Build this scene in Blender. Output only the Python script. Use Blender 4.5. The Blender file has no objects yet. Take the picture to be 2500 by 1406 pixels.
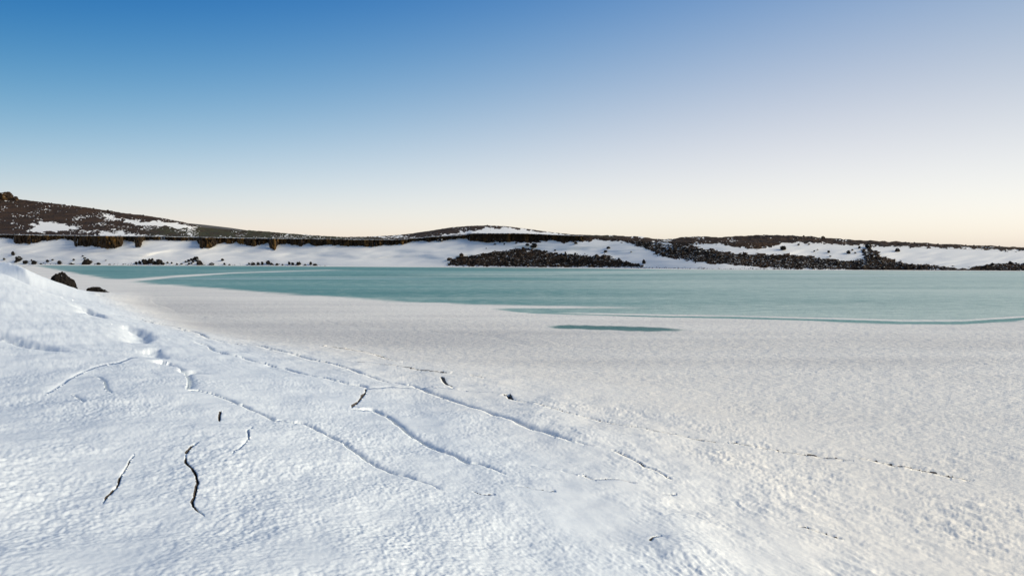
import bpy, bmesh, math, random
import numpy as np
from mathutils import Vector

# ---------------------------------------------------------------- camera, sky, sun, exposure
SC = bpy.context.scene
COL = SC.collection
CAM_Z = 3.2                      # eye height above the lake
FPX = 1667.0                     # focal length in photo pixels (2500 px wide = 36 mm sensor, 24 mm lens)
PITCH = math.atan(78.0 / FPX)    # the level horizon lies 78 px above the photo's middle
cam = bpy.data.cameras.new('camera'); cam.sensor_width = 36.0; cam.lens = 36.0 * FPX / 2500.0
cam.clip_start = 0.05; cam.clip_end = 6000.0
cam_o = bpy.data.objects.new('camera', cam); COL.objects.link(cam_o); SC.camera = cam_o
cam_o.location = (0, 0, CAM_Z); cam_o.rotation_euler = (math.pi / 2 - PITCH, 0, 0)

EXPOSURE = 0.5
SKY_STRENGTH = 0.07
SUN_AZ, SUN_EL = math.radians(102), math.radians(22)
SC.view_settings.view_transform = 'Standard'; SC.view_settings.look = 'None'
SC.view_settings.gamma = 1.0; SC.view_settings.use_curve_mapping = False
SC.view_settings.exposure = EXPOSURE

world = bpy.data.worlds.new('World'); SC.world = world; world.use_nodes = True


def build_sky(w):
    """Nishita sky, graded smoothly by height and by the angle to the sun (clear winter evening air)."""
    nt = w.node_tree; n = nt.nodes; l = nt.links
    bg = n['Background']; bg.inputs[1].default_value = SKY_STRENGTH
    sky = n.new('ShaderNodeTexSky'); sky.sky_type = 'NISHITA'; sky.sun_disc = False
    sky.sun_elevation = SUN_EL; sky.sun_rotation = SUN_AZ
    sky.air_density = 1.0; sky.dust_density = 0.5; sky.ozone_density = 2.0
    tc = n.new('ShaderNodeTexCoord')

    def m(op, a, b=None, clamp=None):
        x = n.new('ShaderNodeMath'); x.operation = op
        for i, v in enumerate((a, b)):
            if v is None: continue
            if isinstance(v, (int, float)): x.inputs[i].default_value = v
            else: l.new(v, x.inputs[i])
        return x.outputs[0]
    sx = n.new('ShaderNodeSeparateXYZ'); l.new(tc.outputs['Generated'], sx.inputs[0])
    e = m('MINIMUM', m('MAXIMUM', sx.outputs[2], 0.0), 0.38)
    c = m('ADD', m('MULTIPLY', sx.outputs[0], math.sin(SUN_AZ)), m('MULTIPLY', sx.outputs[1], math.cos(SUN_AZ)))
    c = m('MINIMUM', m('MAXIMUM', c, -0.8), 0.5)
    e2 = m('MULTIPLY', e, e); c2 = m('MULTIPLY', c, c); ec = m('MULTIPLY', e, c); e3 = m('MULTIPLY', e2, e); ecc = m('MULTIPLY', e, c2); eec = m('MULTIPLY', e2, c)
    K = [(-1.795, 6.71, -26.445, -0.078, 1.756, -0.559, 11.118, -6.433, 9.23),
         (-1.78, 1.726, -5.935, 0.038, 0.349, -0.751, -1.463, -1.869, 2.7),
         (-1.483, -3.972, 15.868, 0.115, -1.054, -0.712, -20.231, -1.142, 2.08)]
    off = -math.log(SKY_STRENGTH * 2 ** EXPOSURE)
    sep = n.new('ShaderNodeSeparateColor'); l.new(sky.outputs[0], sep.inputs[0])
    com = n.new('ShaderNodeCombineColor')
    for i, k in enumerate(K):
        p = m('ADD', m('MULTIPLY', e, k[1]), k[0] + off)
        for t, q in ((e2, k[2]), (c, k[3]), (ec, k[4]), (c2, k[5]), (e3, k[6]), (ecc, k[7]), (eec, k[8])):
            p = m('ADD', p, m('MULTIPLY', t, q))
        l.new(m('MULTIPLY', sep.outputs[i], m('EXPONENT', p)), com.inputs[i])
    l.new(com.outputs[0], bg.inputs[0])


build_sky(world)
sun = bpy.data.lights.new('sun', 'SUN'); sun.energy = 3.0; sun.angle = math.radians(36); sun.color = (1.0, 0.925, 0.73)
sun_o = bpy.data.objects.new('sun', sun); COL.objects.link(sun_o)
SUN_DIR = Vector((math.sin(SUN_AZ) * math.cos(SUN_EL), math.cos(SUN_AZ) * math.cos(SUN_EL), math.sin(SUN_EL)))
sun_o.rotation_euler = SUN_DIR.to_track_quat('Z', 'Y').to_euler(); sun_o.location = (60, 0, 40)

# ---------------------------------------------------------------- helpers
rng = np.random.default_rng(7)
random.seed(7)
CP, SP = math.cos(PITCH), math.sin(PITCH)


def ray(px, py):
    """direction through a photo pixel, scaled so that its y component is 1"""
    px = np.asarray(px, float); py = np.asarray(py, float)
    x = (px - 1250.0) / FPX; v = -(py - 703.0) / FPX
    y = CP + v * SP; z = -SP + v * CP
    return x / y, z / y


def at(px, py, depth):
    rx, rz = ray(px, py)
    return rx * depth, depth + 0 * rx, CAM_Z + rz * depth


def on_plane(px, py, z):
    rx, rz = ray(px, py)
    d = (z - CAM_Z) / rz
    return rx * d, d


def to_px(x, y, z):
    zz = z - CAM_Z
    f = y * CP - zz * SP; u = y * SP + zz * CP
    return 1250.0 + FPX * x / f, 703.0 - FPX * u / f


PERM = np.random.default_rng(3).permutation(256).astype(np.int64)
PERM = np.concatenate([PERM, PERM, PERM])
GA = np.random.default_rng(5).uniform(0, 2 * np.pi, 256)
GX, GY = np.cos(GA), np.sin(GA)


def perlin(x, y):
    x = np.asarray(x, float); y = np.asarray(y, float)
    xi = np.floor(x); yi = np.floor(y); fx = x - xi; fy = y - yi
    xi = xi.astype(np.int64) & 255; yi = yi.astype(np.int64) & 255
    u = fx * fx * fx * (fx * (fx * 6 - 15) + 10); v = fy * fy * fy * (fy * (fy * 6 - 15) + 10)

    def g(ix, iy, dx, dy):
        h = PERM[PERM[ix] + iy]
        return GX[h] * dx + GY[h] * dy
    x1 = (xi + 1) & 255; y1 = (yi + 1) & 255
    a = g(xi, yi, fx, fy); b = g(x1, yi, fx - 1, fy); c = g(xi, y1, fx, fy - 1); d = g(x1, y1, fx - 1, fy - 1)
    return ((a + u * (b - a)) + v * ((c + u * (d - c)) - (a + u * (b - a)))) * 1.5


def fbm(x, y, o=4, g=0.5):
    s = 0; a = 1.0
    for i in range(o):
        s = s + a * perlin(x + 17.3 * i, y - 9.1 * i); x = x * 2.03; y = y * 2.03; a *= g
    return s


def sstep(a, b, x):
    t = np.clip((x - a) / (b - a), 0, 1); return t * t * (3 - 2 * t)


def grid_mesh(name, X, Y, Z, mat, attrs=None, keep=None, smooth=True):
    r, c = X.shape
    co = np.stack([X, Y, Z], -1).reshape(-1, 3).astype(np.float32)
    i = np.arange(r * c).reshape(r, c)
    q = np.stack([i[:-1, :-1], i[:-1, 1:], i[1:, 1:], i[1:, :-1]], -1).reshape(-1, 4)
    if keep is not None:
        k = keep[:-1, :-1] | keep[:-1, 1:] | keep[1:, 1:] | keep[1:, :-1]
        q = q[k.reshape(-1)]
        used = np.zeros(r * c, bool); used[q] = True
        remap = np.cumsum(used) - 1; q = remap[q]; co = co[used]
    else:
        used = None
    me = bpy.data.meshes.new(name)
    me.vertices.add(len(co)); me.vertices.foreach_set('co', co.ravel())
    me.loops.add(q.size); me.loops.foreach_set('vertex_index', q.ravel().astype(np.int32))
    me.polygons.add(len(q)); me.polygons.foreach_set('loop_start', np.arange(0, q.size, 4, dtype=np.int32))
    me.polygons.foreach_set('loop_total', np.full(len(q), 4, np.int32))
    me.update(calc_edges=True)
    if smooth: me.shade_smooth()
    for k, v in (attrs or {}).items():
        v = v.reshape(-1)
        if used is not None: v = v[used]
        a = me.attributes.new(k, 'FLOAT', 'POINT'); a.data.foreach_set('value', v.astype(np.float32))
    me.materials.append(mat)
    o = bpy.data.objects.new(name, me); COL.objects.link(o)
    return o


def tag(o, label=None, cat=None, group=None, kind=None):
    if label: o['label'] = label
    if cat: o['category'] = cat
    if group: o['group'] = group
    if kind: o['kind'] = kind
    return o


class NT:
    """small node-tree helper"""
    def __init__(self, name):
        self.m = bpy.data.materials.new(name); self.m.use_nodes = True
        self.n = self.m.node_tree.nodes; self.l = self.m.node_tree.links
        self.b = self.n['Principled BSDF']
        self.pos = self.n.new('ShaderNodeNewGeometry').outputs['Position']

    def put(self, sock, v):
        if isinstance(v, (int, float)): sock.default_value = v
        elif isinstance(v, tuple): sock.default_value = v if len(v) == len(sock.default_value) else (*v, 1)
        else: self.l.new(v, sock)

    def math(self, op, a, b=0.0, clamp=False):
        x = self.n.new('ShaderNodeMath'); x.operation = op; x.use_clamp = clamp
        self.put(x.inputs[0], a); self.put(x.inputs[1], b); return x.outputs[0]

    def attr(self, name):
        x = self.n.new('ShaderNodeAttribute'); x.attribute_name = name; return x.outputs['Fac']

    def noise(self, scale, detail=4, rough=0.55, stretch=(1, 1, 1), vec=None, rot=0.0):
        mp = self.n.new('ShaderNodeMapping'); self.l.new(vec or self.pos, mp.inputs[0])
        mp.inputs['Scale'].default_value = stretch; mp.inputs['Rotation'].default_value = (0, 0, rot)
        x = self.n.new('ShaderNodeTexNoise'); x.inputs['Scale'].default_value = scale
        x.inputs['Detail'].default_value = detail; x.inputs['Roughness'].default_value = rough
        self.l.new(mp.outputs[0], x.inputs['Vector']); return x.outputs[0]

    def ramp(self, f, a, b):
        x = self.n.new('ShaderNodeMapRange'); x.interpolation_type = 'SMOOTHSTEP'
        self.put(x.inputs[0], f); x.inputs[1].default_value = a; x.inputs[2].default_value = b
        return x.outputs[0]

    def mix(self, f, a, b):
        x = self.n.new('ShaderNodeMix'); x.data_type = 'RGBA'
        self.put(x.inputs[0], f); self.put(x.inputs[6], a); self.put(x.inputs[7], b); return x.outputs[2]

    def bump(self, h, strength=0.4, dist=0.02):
        x = self.n.new('ShaderNodeBump'); x.inputs['Strength'].default_value = strength
        x.inputs['Distance'].default_value = dist; self.l.new(h, x.inputs['Height'])
        self.l.new(x.outputs[0], self.b.inputs['Normal']); return x

    def done(self, col, rough=0.7, spec=0.25):
        self.put(self.b.inputs['Base Color'], col); self.put(self.b.inputs['Roughness'], rough)
        self.put(self.b.inputs['Specular IOR Level'], spec); return self.m


SNOW = (0.76, 0.79, 0.80)
LAKE_SNOW = (0.92, 0.86, 0.755)
THIN_SNOW = (0.68, 0.64, 0.58)


def mat_bank(rough=.02):
    t = NT('snow_crust')
    soil_shade = t.attr('soil_shade')
    n = t.noise(9, 4)
    c = t.mix(t.ramp(n, .3, .75), (0.735, 0.77, 0.785), SNOW)
    c = t.mix(t.attr('foot'), t.mix(t.attr('thin'), LAKE_SNOW, THIN_SNOW), c)
    c = t.mix(t.ramp(t.math('ADD', soil_shade, t.math('MULTIPLY', t.math('SUBTRACT', t.noise(40, 3), .5), .5)), .35, .6), c, (0.085, 0.068, 0.052))  # brown crack floors, with shade painted onto the crack walls in that colour
    lh = t.math('ADD', t.noise(3.2, 4, .6, (.7, 1, 1), rot=.35), t.math('MULTIPLY', t.noise(9, 3, .6, (.6, 1, 1), rot=.3), .5))
    h = t.math('ADD', t.math('MULTIPLY', t.math('MULTIPLY', lh, t.math('SUBTRACT', 1.0, t.attr('foot'))), t.attr('grain')), t.math('MULTIPLY', t.noise(160 if rough < .1 else 14, 3, .6), rough))
    t.bump(h, .6, .1)
    return t.done(c, .65, .2)


def mat_lake():
    t = NT('lake_ice')
    ice = t.attr('ice')
    st = t.noise(0.09, 6, .62, (.3, 1, 1), rot=.06)
    fine = t.noise(.35, 5, .7, (.22, 1, 1), rot=.05)
    k = t.math('ADD', ice, t.math('MULTIPLY', t.math('SUBTRACT', st, .5), .55))
    k = t.math('ADD', k, t.math('MULTIPLY', t.math('SUBTRACT', fine, .5), .7))
    k = t.ramp(k, .22, .78)
    deep = t.mix(t.ramp(t.noise(.05, 5, .6, (.25, 1, 1), rot=.03), .35, .65), (0.10, 0.26, 0.22), (0.18, 0.36, 0.305))
    grain = t.ramp(t.noise(1.1, 5, .75, (.6, 1, 1)), .35, .75)
    st2 = t.noise(.045, 6, .6, (.18, 1, 1), rot=.02)
    fr = t.math('ADD', t.attr('frost'), t.math('MULTIPLY', t.math('SUBTRACT', st2, .5), 2.2))
    fr = t.math('ADD', fr, t.math('MULTIPLY', t.math('SUBTRACT', grain, .5), .6), True)
    icec = t.mix(fr, deep, (0.58, 0.67, 0.56))
    icec = t.mix(t.ramp(t.math('MULTIPLY', t.attr('frost'), -1.0), .15, .9), icec, (0.085, 0.20, 0.165))
    dust = t.ramp(t.noise(.07, 5, .55, (.12, 1, 1), rot=.03), .61, .70)
    icec = t.mix(t.math('MULTIPLY', dust, .55), icec, (0.66, 0.72, 0.71))
    snow = t.mix(t.attr('thin'), LAKE_SNOW, THIN_SNOW)
    c = t.mix(k, snow, icec)
    h = t.math('ADD', t.noise(3.2, 4, .6, (.7, 1, 1), rot=.35), t.math('MULTIPLY', t.noise(9, 3, .6, (.6, 1, 1), rot=.3), .5))
    t.bump(h, .6, .1)
    return t.done(c, t.math('ADD', .7, t.math('MULTIPLY', k, -.25)), .18)


def mat_far():
    """snow lying over brown, lichen-grown lava ground"""
    t = NT('snowy_lava_ground')
    rock = t.attr('rock'); olive = t.attr('olive')
    n1 = t.noise(.55, 5, .65); n2 = t.noise(1.7, 4, .65); n3 = t.noise(.12, 3)
    k = t.math('ADD', rock, t.math('MULTIPLY', t.math('SUBTRACT', n1, .5), .9))
    k = t.math('ADD', k, t.math('MULTIPLY', t.math('SUBTRACT', n2, .5), .7))
    k = t.ramp(k, .44, .56)
    br = t.mix(t.ramp(n2, .4, .62), (0.012, 0.009, 0.007), (0.075, 0.05, 0.033))
    br = t.mix(t.ramp(n3, .4, .65), br, t.mix(t.ramp(n2, .3, .7), (0.045, 0.026, 0.015), (0.095, 0.058, 0.034)))
    ol = t.mix(t.ramp(n2, .3, .7), (0.035, 0.033, 0.018), (0.085, 0.08, 0.04))
    c = t.mix(k, (0.90, 0.865, 0.80), t.mix(olive, br, ol))
    t.bump(t.math('MULTIPLY', t.math('ADD', n1, n2), k), .9, .5)
    return t.done(c, .85, .1)


def mat_rock(name, dark, light, snow_amt, scale, ochre=None):
    t = NT(name)
    tc = t.n.new('ShaderNodeTexCoord').outputs['Object']
    oi = t.n.new('ShaderNodeObjectInfo').outputs['Random']
    n1 = t.noise(scale, 6, .7); n2 = t.noise(scale * 4, 4, .7)
    c = t.mix(t.ramp(n1, .35, .7), dark, light)
    if ochre: c = t.mix(t.ramp(t.noise(scale * .7, 3, .5, (1, 1, .35)), .5, .66), c, ochre)
    nz = t.n.new('ShaderNodeSeparateXYZ'); g = t.n.new('ShaderNodeNewGeometry'); t.l.new(g.outputs['Normal'], nz.inputs[0])
    s = t.math('ADD', nz.outputs[2], t.math('MULTIPLY', t.math('SUBTRACT', n1, .5), 1.4))
    s = t.math('ADD', s, t.math('MULTIPLY', t.math('SUBTRACT', oi, .5), .25))
    c = t.mix(t.ramp(s, 1.05 - snow_amt, 1.2 - snow_amt), c, SNOW)
    t.bump(t.math('ADD', n1, t.math('MULTIPLY', n2, .6)), .8, .25 / scale)
    return t.done(c, .85, .15)


M_BANK, M_LAKE, M_FAR = mat_bank(), mat_lake(), mat_far()
M_FIELD = mat_bank(.25)
M_ROCK = mat_rock('basalt', (0.006, 0.005, 0.0045), (0.024, 0.019, 0.014), .22, 1.1)
M_NEAR = mat_rock('pitted_lava', (0.0035, 0.003, 0.0027), (0.022, 0.017, 0.013), .13, 5.0)
M_RUBBLE = mat_rock('rubble_lava', (0.012, 0.009, 0.007), (0.052, 0.035, 0.023), .2, .9)
M_CLIFF = mat_rock('cliff_rock', (0.018, 0.012, 0.008), (0.055, 0.036, 0.02), .2, .5, (0.11, 0.062, 0.02))
M_OCHRE = mat_rock('ochre_rock', (0.03, 0.018, 0.009), (0.075, 0.045, 0.02), .2, .5, (0.16, 0.085, 0.022))

# ---------------------------------------------------------------- near snow bank: smooth base through surveyed heights
CTRL = []


def cz(px, py, z):
    x, y = on_plane(px, py, z); CTRL.append((float(x), float(y), z))


def cd(px, py, d):
    x, y, z = at(px, py, d); CTRL.append((float(x), float(y), float(z)))


def cw(px, d, z):
    CTRL.append(((px - 1250) / FPX * d, d, z))


for py, row in ((1406, ((0, 1.5), (600, 1.38), (1250, 1.0), (1800, .5), (2200, .2), (2500, .03))),
                (1250, ((0, 1.5), (600, 1.3), (1250, .85), (1800, .35), (2200, .08), (2450, .0))),
                (1100, ((0, 1.47), (600, 1.22), (1100, .8), (1500, .45), (1800, .2), (2100, .0))),
                (1000, ((0, 1.45), (400, 1.28), (800, .9), (1200, .5), (1500, .22), (1800, .0))),
                (920, ((0, 1.45), (300, 1.3), (600, .95), (900, .52), (1200, .2), (1480, 0))),
                (850, ((0, 1.5), (200, 1.35), (400, 1.05), (600, .6), (800, .16), (920, 0))),
                (800, ((0, 1.6), (200, 1.35), (350, .95), (440, .3), (500, 0))),
                (760, ((0, 1.75), (150, 1.5), (250, 1.1), (320, .45), (400, 0))),
                (740, ((0, 1.9), (100, 1.7), (200, 1.2), (330, .03))),
                (705, ((0, 2.1),))):
    for px, z in row: cz(px, py, z)
for p in ((0, 672, 29), (64, 707, 27), (115, 722, 28), (160, 736, 28.5)): cd(*p)
for p in ((60, 31, 1.7), (20, 32, 1.95), (110, 33, 1.45)): cw(*p)
for p in ((134, 699, 43), (186, 709, 48), (256, 713, 56), (150, 712, 39), (200, 722, 41), (250, 726, 46)): cd(*p)
for p in ((0, 40, 2.0), (0, 44, 2.15), (20, 44, 2.1), (40, 41, 1.9), (56, 39, 1.75), (70, 36.5, 1.5), (84, 34.5, 1.4), (110, 34, 1.45), (90, 41, 1.5), (115, 42, 1.4), (-60, 46, 2.3), (-60, 40, 2.2)): cw(*p)
for p in ((310, 62, -.1), (150, 58, .1), (60, 54, 1.0), (0, 54, 1.6), (-150, 52, 2.6), (-150, 75, 1.0), (60, 72, -.2), (150, 72, -.5), (330, 75, -.6),
          (-150, 12, 1.6), (-150, 20, 2.1), (-200, 30, 2.7), (-250, 40, 3.2), (-150, 5, 1.6), (0, 1.2, 1.6), (2500, 2.5, 1.0), (4500, 3, .6), (-2000, 2.5, 1.7)): cw(*p)
for p in ((1000, 815, -.3), (1500, 860, -.3), (2000, 975, -.25), (2400, 1120, -.2), (2620, 1290, -.15), (700, 775, -.3), (480, 752, -.3),
          (1500, 700, -1.2), (2500, 900, -1.0), (800, 690, -1.2), (2000, 800, -1.0), (2700, 1050, -.6)): cz(*p)
CTRL = np.array(CTRL)


def uv(x, y):
    r = np.hypot(x, y); return np.arctan2(x, np.maximum(y, 1e-6)) * 2.2, np.log(np.maximum(r, .4)) * 1.25


def tps_fit(P, lam=0.004):
    u, v = uv(P[:, 0], P[:, 1]); n = len(P)
    d2 = (u[:, None] - u) ** 2 + (v[:, None] - v) ** 2
    K = .5 * d2 * np.log(d2 + 1e-9) + lam * np.eye(n)
    A = np.zeros((n + 3, n + 3)); A[:n, :n] = K; Q = np.stack([np.ones(n), u, v], 1); A[:n, n:] = Q; A[n:, :n] = Q.T
    return np.linalg.solve(A, np.concatenate([P[:, 2], np.zeros(3)])), u, v


TW, TU, TV = tps_fit(CTRL)


def base_h(x, y):
    u, v = uv(x, y)
    h = TW[-3] + TW[-2] * u + TW[-1] * v
    for i in range(len(TU)):
        d2 = (u - TU[i]) ** 2 + (v - TV[i]) ** 2
        h = h + TW[i] * .5 * d2 * np.log(d2 + 1e-9)
    return h


def drop(px, py, d0=3.0, d1=70.0):
    """first hit of the pixel's ray with the base surface"""
    px = np.atleast_1d(np.asarray(px, float)); py = np.atleast_1d(np.asarray(py, float))
    D = np.exp(np.linspace(math.log(d0), math.log(d1), 500))
    rx, rz = ray(px, py)
    X = rx[:, None] * D; Y = np.broadcast_to(D, X.shape); Zr = CAM_Z + rz[:, None] * D
    G = Zr - np.maximum(base_h(X, Y), 0.0)
    hit = G < 0
    i = np.argmax(hit, 1); i = np.where(hit.any(1), np.maximum(i, 1), len(D) - 1)
    a = np.arange(len(px)); g0 = G[a, i - 1]; g1 = G[a, i]
    t = np.clip(g0 / (g0 - g1 + 1e-9), 0, 1)
    d = D[i - 1] + t * (D[i] - D[i - 1])
    return rx * d, d


EDGE_Y = ([-500, 80, 200, 300, 400, 500, 600, 700, 800, 900, 1000, 1100, 1200, 1350, 1500, 1700, 1900, 2100, 2250, 2350, 2500, 2900],
          [640, 650, 672, 690, 696, 703, 711, 718, 726, 732, 739, 744, 748, 752, 760, 772, 780, 787, 791, 791, 781, 760])   # near edge of the bare ice, as seen in the photo


def thin_snow(px, py, x, y):
    """where the snow on the ice is thin enough for grey ice to show through"""
    off = np.interp(px, [300, 600, 900, 1300, 1700, 2500], [60, 75, 85, 80, 70, 60])
    t = .8 * np.exp(-((py - np.interp(px, *EDGE_Y) - off) / 48) ** 2) * sstep(250, 450, px) * np.interp(px, [300, 1200, 1700, 2500], [1, 1, .6, .45])
    return np.clip(t + .04 + (.22 * fbm(x / 9, y / 5, 3) + .42 * fbm(x / 30 + 2, y / 2.4, 2)) * sstep(7, 16, y), 0, 1)


NC, NR = 1420, 810
th = np.arctan((np.linspace(-170, 2670, NC) - 1250) / FPX)
rr = 1.0 / np.linspace(1 / 2.35, 1 / 78.0, NR)
GXs, GYs = np.sin(th)[None, :] * rr[:, None], np.cos(th)[None, :] * rr[:, None]
DINV = (1 / 2.35 - 1 / 78.0) / (NR - 1); DTH = float(th[NC // 2 + 1] - th[NC // 2])
# coarse evaluation of the smooth base, then bilinear refinement
ci, ri = np.linspace(0, NC - 1, 400), np.linspace(0, NR - 1, 300)
thc = np.interp(ci, np.arange(NC), th); rrc = 1 / np.interp(ri, np.arange(NR), 1 / rr)
Hc = base_h(np.sin(thc)[None, :] * rrc[:, None], np.cos(thc)[None, :] * rrc[:, None])
T1 = np.stack([np.interp(np.arange(NC), ci, row) for row in Hc])
H0 = np.stack([np.interp(np.arange(NR), ri, T1[:, j]) for j in range(NC)], 1)

FOOT = sstep(0.0, .35, H0)          # 0 at the lake edge, 1 up on the bank
LVL = -.008                           # snow lying on the lake ice in front of the bank
H = LVL + .045 * np.logaddexp(0, (H0 - LVL) / .045)
PXg, PYg = to_px(GXs, GYs, 0.0)
HR_, HT_ = np.gradient(H, axis=0) / np.gradient(rr)[:, None], np.gradient(H, axis=1) / (rr[:, None] * np.gradient(th)[None, :])
GRX, GRY = HR_ * np.sin(th)[None, :] + HT_ * np.cos(th)[None, :], HR_ * np.cos(th)[None, :] - HT_ * np.sin(th)[None, :]
FADE_Y = ([-500, 250, 330, 500, 900, 1200, 1300, 1700, 1900, 2100, 2900], [700, 738, 752, 752, 780, 803, 828, 838, 832, 828, 828])
SINK = sstep(20, 0, PYg - np.interp(PXg, *FADE_Y)) * (1 - sstep(-.25, -.08, H0))
SOIL_SHADE = np.zeros_like(H)
R2 = np.broadcast_to(rr[:, None], H.shape)


def seg_dist(pts, pad, full=False):
    """signed distance (+ = left of travel) and arc position to a polyline for the grid vertices near it"""
    x0, y0 = pts.min(0) - pad; x1, y1 = pts.max(0) + pad
    sel = np.nonzero((GXs > x0) & (GXs < x1) & (GYs > y0) & (GYs < y1))
    X = GXs[sel]; Y = GYs[sel]
    best = np.full(X.shape, 1e9); sg = np.ones_like(X); arc = np.zeros_like(X); L = 0.0
    NX = np.zeros_like(X); NY = np.zeros_like(X)
    for a, b in zip(pts[:-1], pts[1:]):
        d = b - a; n = np.hypot(*d)
        if n < 1e-6: continue
        t = np.clip(((X - a[0]) * d[0] + (Y - a[1]) * d[1]) / n ** 2, 0, 1)
        ex = X - a[0] - t * d[0]; ey = Y - a[1] - t * d[1]; dist = np.hypot(ex, ey)
        m = dist < best
        best[m] = dist[m]; sg[m] = np.sign(d[0] * ey - d[1] * ex)[m]; arc[m] = (L + t * n)[m]; L += n
        NX[m] = -d[1] / n; NY[m] = d[0] / n
    if full: return sel, best * sg, arc, L, NX, NY
    return sel, best * sg, arc, L


def world_line(pxpts, jag=1.0):
    p = np.array(pxpts, float)
    # resample every ~6 px and add a ragged edge
    s = np.concatenate([[0], np.cumsum(np.hypot(*np.diff(p, axis=0).T))]); n = max(int(s[-1] / 8), 3)
    q = np.linspace(0, s[-1], n); P = np.stack([np.interp(q, s, p[:, 0]), np.interp(q, s, p[:, 1])], 1)
    k = rng.normal(0, 1, P.shape) * np.array([.8, .45]) * jag * np.interp(P[:, 1:2], [850, 1050], [.35, 1]); k[0] = k[-1] = 0
    w = perlin(q / 37.0, q * 0 + p[0, 0]) * 3.0 * jag
    P = P + k; P[:, 1] += w
    x, y = drop(P[:, 0], P[:, 1]); return np.stack([x, y], 1)


def crack(pxpts, w_px=4.0, depth=.08, lip=14.0, soil_shade=0.0, up=0.02, jag=1.0, ends=(.12, .12), var=.25, flip=False, brown=.7):
    """an ice crack under the snow: crisp edge towards the viewer, rounded shoulder on the far side.
    w_px / lip are given in photo px at the crack's own distance and turned into metres there"""
    pts = world_line(pxpts, jag)
    md = float(np.median(np.hypot(*pts.T))); m = md / FPX
    mid = len(pts) // 2; tv = pts[min(mid + 4, len(pts) - 1)] - pts[max(mid - 4, 0)]
    if len(pts) > 30: tv = pts[-1] - pts[0]
    far = np.array([-tv[1], tv[0]]); far = far / (np.hypot(*far) + 1e-9)
    rad = pts[mid] / np.hypot(*pts[mid]); nr = abs(far @ rad); nt = math.sqrt(max(0, 1 - nr * nr))
    graz = (CAM_Z - .6) / md
    sc = 1.0 / (nt + nr * graz)             # ground metres seen per photo px across the crack
    w = w_px * m * min(sc, 2.2); lp = lip * m * sc * .55
    sel, d, arc, L, NX, NY = seg_dist(pts, max(lp * 5, .3), True)
    if len(d) == 0: return
    if (far[1] < 0) != flip: d = -d; NX = -NX; NY = -NY         # + side = the far side (unless flipped)
    t = arc / max(L, 1e-6)
    env = sstep(0, ends[0], t) * sstep(0, ends[1], 1 - t) if ends[0] > 0 else sstep(0, ends[1], 1 - t)
    v = 1 + var * perlin(arc / (60 * m) + pts[0, 0] * 7, arc * 0 + pts[0, 1]) + .3 * var * perlin(arc / (14 * m), arc * 0 + 3.1)
    e = np.clip(env * v, 0, 1.6)
    wl = w * np.clip(e, .15, 1.4)
    # pull the mesh lines onto the crisp edge so that it stays sharp
    q0 = d + .5 * wl
    X, Y = GXs[sel], GYs[sel]; rr_ = np.hypot(X, Y); crad = np.abs(NX * X + NY * Y) / rr_
    cell = crad * rr_ ** 2 * DINV + np.sqrt(np.maximum(0, 1 - crad ** 2)) * rr_ * DTH
    mv = (np.abs(q0) < cell) & (e > .05)
    qn = np.where(q0 >= 0, .04 * cell, -.04 * cell); sh = np.where(mv, qn - q0, 0)
    GXs[sel] = X + NX * sh; GYs[sel] = Y + NY * sh; d = d + sh
    H[sel] += sh * (NX * GRX[sel] + NY * GRY[sel])
    near = np.where(d + .5 * wl > 0, 1.0, 0.0)
    farf = np.where(d < .3 * wl, 1.0, np.exp(-((d - .3 * wl) / lp)))
    g = near * farf
    H[sel] -= depth * np.clip(e, 0, 1.3) * g
    H[sel] += up * env * np.where(d < 0, 0.0, np.exp(-d / (lp * 5.0))) * (1 - g)
    if soil_shade > .3:
        # frozen ground on the floor; the same brown up the walls paints in shade
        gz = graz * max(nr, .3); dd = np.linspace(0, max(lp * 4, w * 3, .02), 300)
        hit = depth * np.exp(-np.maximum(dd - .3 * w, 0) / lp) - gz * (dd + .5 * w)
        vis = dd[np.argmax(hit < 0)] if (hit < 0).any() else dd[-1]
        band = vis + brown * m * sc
        open_ = sstep(1.15 - .85 * soil_shade, 1.4 - .85 * soil_shade, e)
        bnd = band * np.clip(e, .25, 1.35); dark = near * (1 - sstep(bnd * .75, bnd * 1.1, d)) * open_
        if soil_shade >= .95: dark = np.maximum(dark, np.where(mv & (q0 < 0), .5, 0) * open_)  # edge vertices browned too, so the sunlit wall comes out dark
        SOIL_SHADE[sel] = np.maximum(SOIL_SHADE[sel], dark)


def trough(pxpts, half_px, depth, rough=.3):
    p = np.array(pxpts, float); x, y = drop(p[:, 0], p[:, 1]); pts = np.stack([x, y], 1)
    m = float(np.median(np.hypot(x, y))) / FPX; hw = half_px * m * 2.0
    sel, d, arc, L = seg_dist(pts, hw * 3)
    t = arc / L; env = sstep(0, .2, t) * sstep(0, .2, 1 - t)
    tv = pts[-1] - pts[0]
    if tv[0] < 0: d = -d
    # steep far wall, gentle near side
    prof = np.where(d > 0, np.exp(-(d / (hw * .45)) ** 2), np.exp(-(d / hw) ** 2))
    H[sel] -= depth * env * prof * (1 + rough * fbm(GXs[sel] / (hw * .6), GYs[sel] / (hw * .6), 2))


def ridge(pxpts, depths, wl_, wr_, amp):
    """sharp-crested drift; wl_/wr_ = fall-off (m) left/right of travel"""
    P = np.array([at(px, py, d)[:2] for (px, py), d in zip(pxpts, depths)])
    s = np.linspace(0, 1, len(P)); q = np.linspace(0, 1, 40); P = np.stack([np.interp(q, s, P[:, 0]), np.interp(q, s, P[:, 1])], 1)
    sel, d, arc, L = seg_dist(P, 5 * max(wl_, wr_))
    t = arc / L; env = sstep(0, .25, t) * sstep(0, .25, 1 - t)
    H[sel] += amp * env * np.where(d > 0, np.exp(-np.abs(d) / wl_), np.exp(-np.abs(d) / wr_))


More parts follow.
